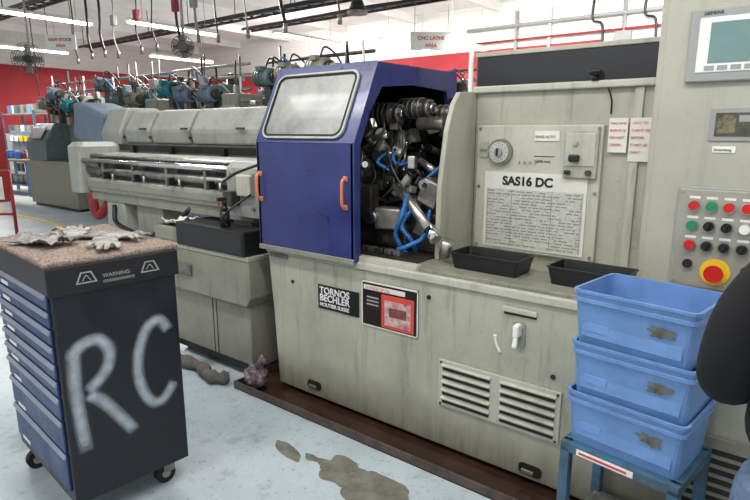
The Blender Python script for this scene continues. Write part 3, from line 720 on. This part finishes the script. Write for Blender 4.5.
# ------------------------------------------------------------------ floor items
g=G('absorbent_sock')
g.tube([(-3.5,-.17,.04),(-3.3,-.2,.045),(-3.1,-.19,.045),(-2.95,-.24,.045),(-2.86,-.22,.045),(-2.82,-.17,.045)],lambda t:.045*(.85+.2*math.sin(t*30)),fabric,12)
g.tube([(-3.9,-.12,.04),(-3.75,-.1,.04),(-3.6,-.12,.045)],.04,fabric,12)
g.done()
b=bmesh.new(); bmesh.ops.create_icosphere(b,subdivisions=4,radius=.09)
for v in b.verts:
    n_=noise.noise(v.co*26)*.022+noise.noise(v.co*11)*.035; v.co+=v.co.normalized()*n_; v.co.z=max(v.co.z*.8,-.07)
g=G('plastic_bag',None,T(-2.64,-.105,.078)@Matrix.Diagonal((.8,.75,1,1))); g.add(b,plasticb,None,False); g.tube([(.02,0,.06),(.05,.02,.1),(.09,.03,.13)],lambda t:.02+.02*t,plasticb,9); g.done()

# ------------------------------------------------------------------ tool cart
CM=T(-2.17,-1.42,.02)@RZ(-5)
cart=G('tool_cart',None,CM)
c=cart; Wd,Dp=.72,.49
c.bx(-Wd,0,0,Dp,.10,1.0,cartb,.006)
c.bx(-Wd-.012,.012,-.012,Dp+.012,1.0,1.065,black,.008)
c.bx(-Wd-.012,.012,-.014,0,.985,1.085,black,.004); c.bx(.0,.013,-.012,Dp+.012,.975,1.085,black,.004)
hs=[.07]*6+[.10,.14,.17]; z=.985
for i,hh in enumerate(hs):
    z-=hh
    c.bx(-Wd+.02,-.03,-.010,.0,z+.004,z+hh-.004,drawm,.003)
    c.prism([(-.018,z+hh-.018),(-.010,z+hh-.006),(-.010,z+hh-.024),(-.018,z+hh-.024)],'x',-Wd+.02,-.03,alum)
    c.bx(-Wd+.1,-Wd+.2,-.012,-.009,z+.01,z+.025,white)
for y0 in (.085,.335):
    Ml=Matrix(((0,0,1,.0135),(1,0,0,y0),(0,1,0,1.01),(0,0,0,1)))
    c.frame([(0,0),(.08,0),(.06,.045),(.02,.045)],[(.008,.005),(.072,.005),(.056,.040),(.024,.040)],.001,grayp,Ml)
    c.tube([(.014,y0+.025,1.02),(.014,y0+.04,1.04),(.014,y0+.055,1.02)],.002,grayp,4)
c.text('WARNING',(.0138,.185,1.02),.022,grayp,rot=(90,0,90)); 
for k in range(3): c.bx(.0130,.0140,.185,.31,1.008-k*.004,1.0095-k*.004,grayp)
for x,y in ((-.08,.06),(-.08,Dp-.06),(-Wd+.08,.06),(-Wd+.08,Dp-.06)):
    c.box((x,y,.095),(.08,.06,.012),steel2); c.cyl((x-.018,y-.025,.025),(x+.018,y-.025,.025),.045,blackr,seg=24); c.cyl((x-.02,y-.025,.025),(x+.02,y-.025,.025),.02,grayp,seg=16)
    for k in (-1,1): c.box((x+k*.024,y-.012,.065),(.005,.05,.06),steel2)
def ribbon(pts,w,off):
    P=smoothpts([(0,p[0],p[1]) for p in pts],8); b=bmesh.new(); uvl=b.loops.layers.uv.new('UVMap'); rows=[]
    n=len(P)
    for i,p in enumerate(P):
        t=(P[min(i+1,n-1)]-P[max(i-1,0)]).normalized(); s_=Vector((0,-t.z,t.y))
        rows.append([b.verts.new((off,(p+s_*w*k).y,(p+s_*w*k).z)) for k in (-1,-.5,0,.5,1)])
    U=[1,.5,0,.5,1]
    for i in range(n-1):
        for k in range(4):
            f=b.faces.new((rows[i][k],rows[i][k+1],rows[i+1][k+1],rows[i+1][k]))
            def e(ii): return max(0,1-min(ii,n-1-ii)*.34)
            for l,(kk,ii) in zip(f.loops,((k,i),(k+1,i),(k+1,i+1),(k,i+1))): l[uvl].uv=(max(U[kk],e(ii)),0)
    bmesh.ops.recalc_face_normals(b,faces=b.faces[:]); cart.add(b,spray)
ribbon([(.055,.77),(.045,.62),(.05,.46),(.06,.31)],.036,.0022)
ribbon([(.03,.71),(.08,.765),(.15,.77),(.185,.71),(.16,.63),(.08,.565)],.036,.0032)
ribbon([(.08,.565),(.14,.51),(.20,.42),(.26,.325)],.036,.0042)
ribbon([(.44,.73),(.40,.79),(.345,.77),(.30,.67),(.295,.54),(.335,.44),(.39,.43),(.45,.50)],.034,.0052)
c.done()
b=bmesh.new(); bmesh.ops.create_grid(b,x_segments=70,y_segments=50,size=.5)
for v in b.verts:
    wob=.012*noise.noise(Vector((v.co.x*18,v.co.y*18,0)))
    x=v.co.x*(Wd+.02)*(1+wob); y=v.co.y*(Dp+.03)*(1+wob*2)
    z=.02+.006*noise.noise(Vector((x*60,y*60,1)))+.004*noise.noise(Vector((x*130,y*130,2)))+.008*noise.noise(Vector((x*6,y*6,4)))
    v.co=Vector((x,y,z))
ext=bmesh.ops.extrude_face_region(b,geom=b.faces[:])
for v in [q for q in ext['geom'] if isinstance(q,bmesh.types.BMVert)]: v.co.z=0
bmesh.ops.recalc_face_normals(b,faces=b.faces[:])
g=G('pebbled_mat',None,CM@T(-Wd/2,Dp/2,1.086)); g.add(b,mattm,None,True); g.done()
def gl(x,y,rot,seed,z=1.137):
    g=G('work_glove',None,T(x,y,z)@RZ(rot)); r=random.Random(seed)
    g.loft([(.07,.15,.03,0),(.095,.18,.04,.006),(.085,.16,.04,.016),(.05,.10,.02,.020)],glove,n=6,smooth=True)
    g.loft([(.08,.07,.02,0),(.105,.085,.02,.007),(.09,.07,.02,.016)],glove,T(0,-.11,0),n=4,smooth=True)
    for k in range(4):
        x0=-.034+k*.023; a=r.uniform(-.4,.4)+(k-1.5)*.12; L=.07-.012*abs(k-1.3)
        g.tube([(x0,.05,.009),(x0+math.sin(a)*L*.6,.05+L*.7,.012+r.uniform(0,.010)),(x0+math.sin(a)*L*1.5,.05+L*1.25,.008)],lambda t:.0135*(1-.35*t**3),glove,10,flat=.55)
    g.tube([(.03,-.03,.008),(.062,.01,.014),(.068,.05,.008)],lambda t:.015*(1-.3*t**3),glove,10,flat=.55); g.done()
gl(-2.66,-1.10,75,1); gl(-2.42,-1.02,-60,2); gl(-2.28,-1.14,-115,5)
cloth('shop_rag',T(-2.56,-1.28,1.137)@RZ(20),.26,.14,.03,glove,6,24)

# ------------------------------------------------------------------ bins and stand
MB=T(-.39,-.215)@RZ(-8)
def bin_(z,dx=0,rz=0,seed=0):
    g=G('storage_bin',None,MB@T(dx,0,z)@RZ(rz)); w,d,h=.41,.32,.2
    g.loft([(w-.045,d-.045,.02,0),(w-.02,d-.02,.022,h-.045),(w-.006,d-.006,.024,h-.042),(w-.006,d-.006,.024,h-.030),(w-.014,d-.014,.022,h-.028),(w-.01,d-.01,.022,h-.012),(w,d,.026,h-.01),(w,d,.026,h),(w-.02,d-.02,.022,h),(w-.06,d-.06,.018,.008)],binblue)
    def yf(zz): return -(d/2-.0225)-.0125*(zz/(h-.045))-.001
    g.box((0,yf(.07)+.001,.07),(w*.80,.003,.07),binblue,.001,(-4.6,0,0))
    g.box((-.11,yf(.07)-.001,.07),(.08,.003,.03),binblue,.001,(-4.6,0,0))
    b=bmesh.new(); vs=[]
    for i in range(40):
        a=2*math.pi*i/40; k=1+.7*noise.noise(Vector((math.cos(a)*2,math.sin(a)*2,seed)))+.3*noise.noise(Vector((math.cos(a)*6,math.sin(a)*6,seed)))
        zz=.112+.020*k*math.sin(a)
        vs.append(b.verts.new((.10+.040*k*math.cos(a),yf(zz)-.0022,zz)))
    b.faces.new(vs); bmesh.ops.recalc_face_normals(b,faces=b.faces[:]); g.add(b,rust)
    g.done()
bin_(.49,0,0,1.4); bin_(.677,.004,1,5.2); bin_(.864,-.002,-1,9.1)
g=G('metal_stand',None,MB)
hx,hy=.185,.15
for x in (-hx,hx):
    for y in (-hy,hy):
        g.bx(x-.018,x+.018,y-.018,y+.018,.0065,.47,standbl,.003)
for y in (-hy,hy): g.bx(-hx-.018,hx+.018,y-.018,y+.018,.45,.489,standbl,.003); g.bx(-hx,hx,y-.01,y+.01,.10,.13,standbl,.003)
for x in (-hx,hx): g.bx(x-.018,x+.018,-hy,hy,.45,.489,standbl,.003); g.bx(x-.01,x+.01,-hy,hy,.10,.13,standbl,.003)
g.bx(-hx,hx,-hy,hy,.13,.14,rust); g.bx(-hx,hx,-hy,hy,.478,.488,standbl)
g.bx(-.14,.06,-hy-.0205,-hy-.018,.455,.478,white); g.bx(-.13,.04,-hy-.022,-hy-.020,.462,.470,redtext)
g.done()

# ------------------------------------------------------------------ operator
def skin(name, verts, edges, rad, m, parent, subs=2):
    me=bpy.data.meshes.new(name); me.from_pydata([Vector(v) for v in verts],edges,[]); me.materials.append(m)
    o=bpy.data.objects.new(name,me); link(o,parent)
    md=o.modifiers.new('skin','SKIN')
    for i,r in enumerate(rad):
        sv=me.skin_vertices[0].data[i]; sv.radius=(r,r) if not isinstance(r,tuple) else r; sv.use_root=(i==0)
    md.use_smooth_shade=True
    s=o.modifiers.new('sub','SUBSURF'); s.levels=subs; s.render_levels=subs
    return o
op=empty('person',(.115,-.76,0)); op.scale=(.97,.97,.97)
skin('sweater',[(0,0,.86),(0,0,1.00),(0,-.01,1.16),(0,-.01,1.30),(0,0,1.40),(0,.01,1.47),
  (-.15,0,1.36),(-.215,-.03,1.20),(-.235,-.05,1.07),(-.21,.06,1.02),(-.16,.20,1.03),
  (.15,0,1.36),(.215,-.03,1.20),(.235,-.03,1.07),(.21,.09,1.04),(.16,.22,1.06)],
  [(0,1),(1,2),(2,3),(3,4),(4,5),(3,6),(6,7),(7,8),(8,9),(9,10),(3,11),(11,12),(12,13),(13,14),(14,15)],
  [(.20,.145),(.195,.14),(.18,.13),(.18,.125),(.10,.08),(.06,.06),.08,.072,.066,.055,.038,.08,.072,.066,.055,.038],shirt,op)
skin('jeans',[(0,0,.90),(0,0,.82),(-.10,0,.74),(-.115,.01,.46),(-.12,-.01,.12),(.10,0,.74),(.115,.01,.46),(.12,-.01,.12)],
  [(0,1),(1,2),(2,3),(3,4),(1,5),(5,6),(6,7)],[(.175,.13),(.175,.13),.105,.08,.066,.105,.08,.066],jeans,op)
g=G('shoes',op)
for x in (-.12,.12): g.loft([(.10,.27,.045,0),(.105,.28,.05,.03),(.09,.24,.045,.07),(.075,.12,.035,.12)],black,T(x,.05,0),n=5)
g.done()
def hand(name,w,side):
    wx,wy,wz=w; V=[(wx,wy,wz),(wx,wy+.05,wz-.002),(wx,wy+.085,wz-.005)]
    skin(name+'_palm',V,[(0,1),(1,2)],[(.026,.020),(.038,.016),(.038,.014)],skin_m,op)
    for k,L in enumerate((.068,.078,.072,.056)):
        x=wx+side*(-.030+k*.020)
        skin(name+'_finger_%d'%(k+1),[(x,wy+.075,wz-.004),(x,wy+.09+L*.4,wz-.008),(x,wy+.09+L*.75,wz-.026),(x,wy+.09+L*.85,wz-.048)],[(0,1),(1,2),(2,3)],[.0095,.009,.0085,.0075],skin_m,op,1)
    skin(name+'_thumb',[(wx-side*.02,wy+.03,wz-.004),(wx-side*.05,wy+.06,wz-.016),(wx-side*.052,wy+.09,wz-.026)],[(0,1),(1,2)],[.014,.011,.009],skin_m,op,1)
hand('left_hand',(-.155,.215,1.03),-1); hand('right_hand',(.155,.235,1.06),1)
g=G('head',op)
hz=1.60
b=bmesh.new(); bmesh.ops.create_uvsphere(b,u_segments=28,v_segments=20,radius=1)
for v in b.verts:
    x,y,z=v.co; k=1-.28*max(0,-z)**1.2
    v.co=Vector((x*.076*k, y*.096*(1-.12*max(0,-z))+(.012 if y>0 and z<0 else 0), z*.118))
g.add(b,skin_m,T(0,.02,hz),True)
g.cyl((0,0,1.44),(0,.01,1.56),.056,skin_m,.052)
g.tube([(0,.112,hz+.012),(0,.128,hz-.012),(0,.134,hz-.028),(0,.118,hz-.034)],lambda t:.007+.009*t,skin_m,10)
for k in (-1,1):
    g.sph((k*.030,.104,hz+.004),.0125,eyem); g.sph((k*.030,.115,hz+.004),.0055,hair_m); g.tube([(k*.015,.115,hz+.027),(k*.032,.112,hz+.031),(k*.048,.1,hz+.025)],.004,hair_m,6)
    g.sph((k*.077,.012,hz-.006),.02,skin_m,(.4,.8,1.4)); 
g.tube([(-.024,.108,hz-.062),(0,.118,hz-.060),(.024,.108,hz-.062)],.005,redtext,8)
b=bmesh.new(); bmesh.ops.create_uvsphere(b,u_segments=28,v_segments=20,radius=1)
for v in b.verts:
    x,y,z=v.co
    if y>.35 and z<.5: z=.5+(z-.5)*.12
    v.co=Vector((x*.083,y*.102,max(z,-.45)*.125))
    v.co+=v.co.normalized()*.004*noise.noise(v.co*40)
g.add(b,hair_m,T(0,.008,hz+.012),True); g.done()

# ------------------------------------------------------------------ world + camera
w=bpy.data.worlds.new('World'); sc.world=w; w.use_nodes=True
w.node_tree.nodes['Background'].inputs[0].default_value=(.92,.96,1,1); w.node_tree.nodes['Background'].inputs[1].default_value=.8
cd=bpy.data.cameras.new('camera'); co=bpy.data.objects.new('camera',cd); link(co)
co.location=(0,-2.25,1.6); co.rotation_euler=(math.radians(78),0,math.radians(38)); cd.lens=26.88; cd.sensor_width=36; cd.clip_start=.05; cd.clip_end=200
sc.camera=co
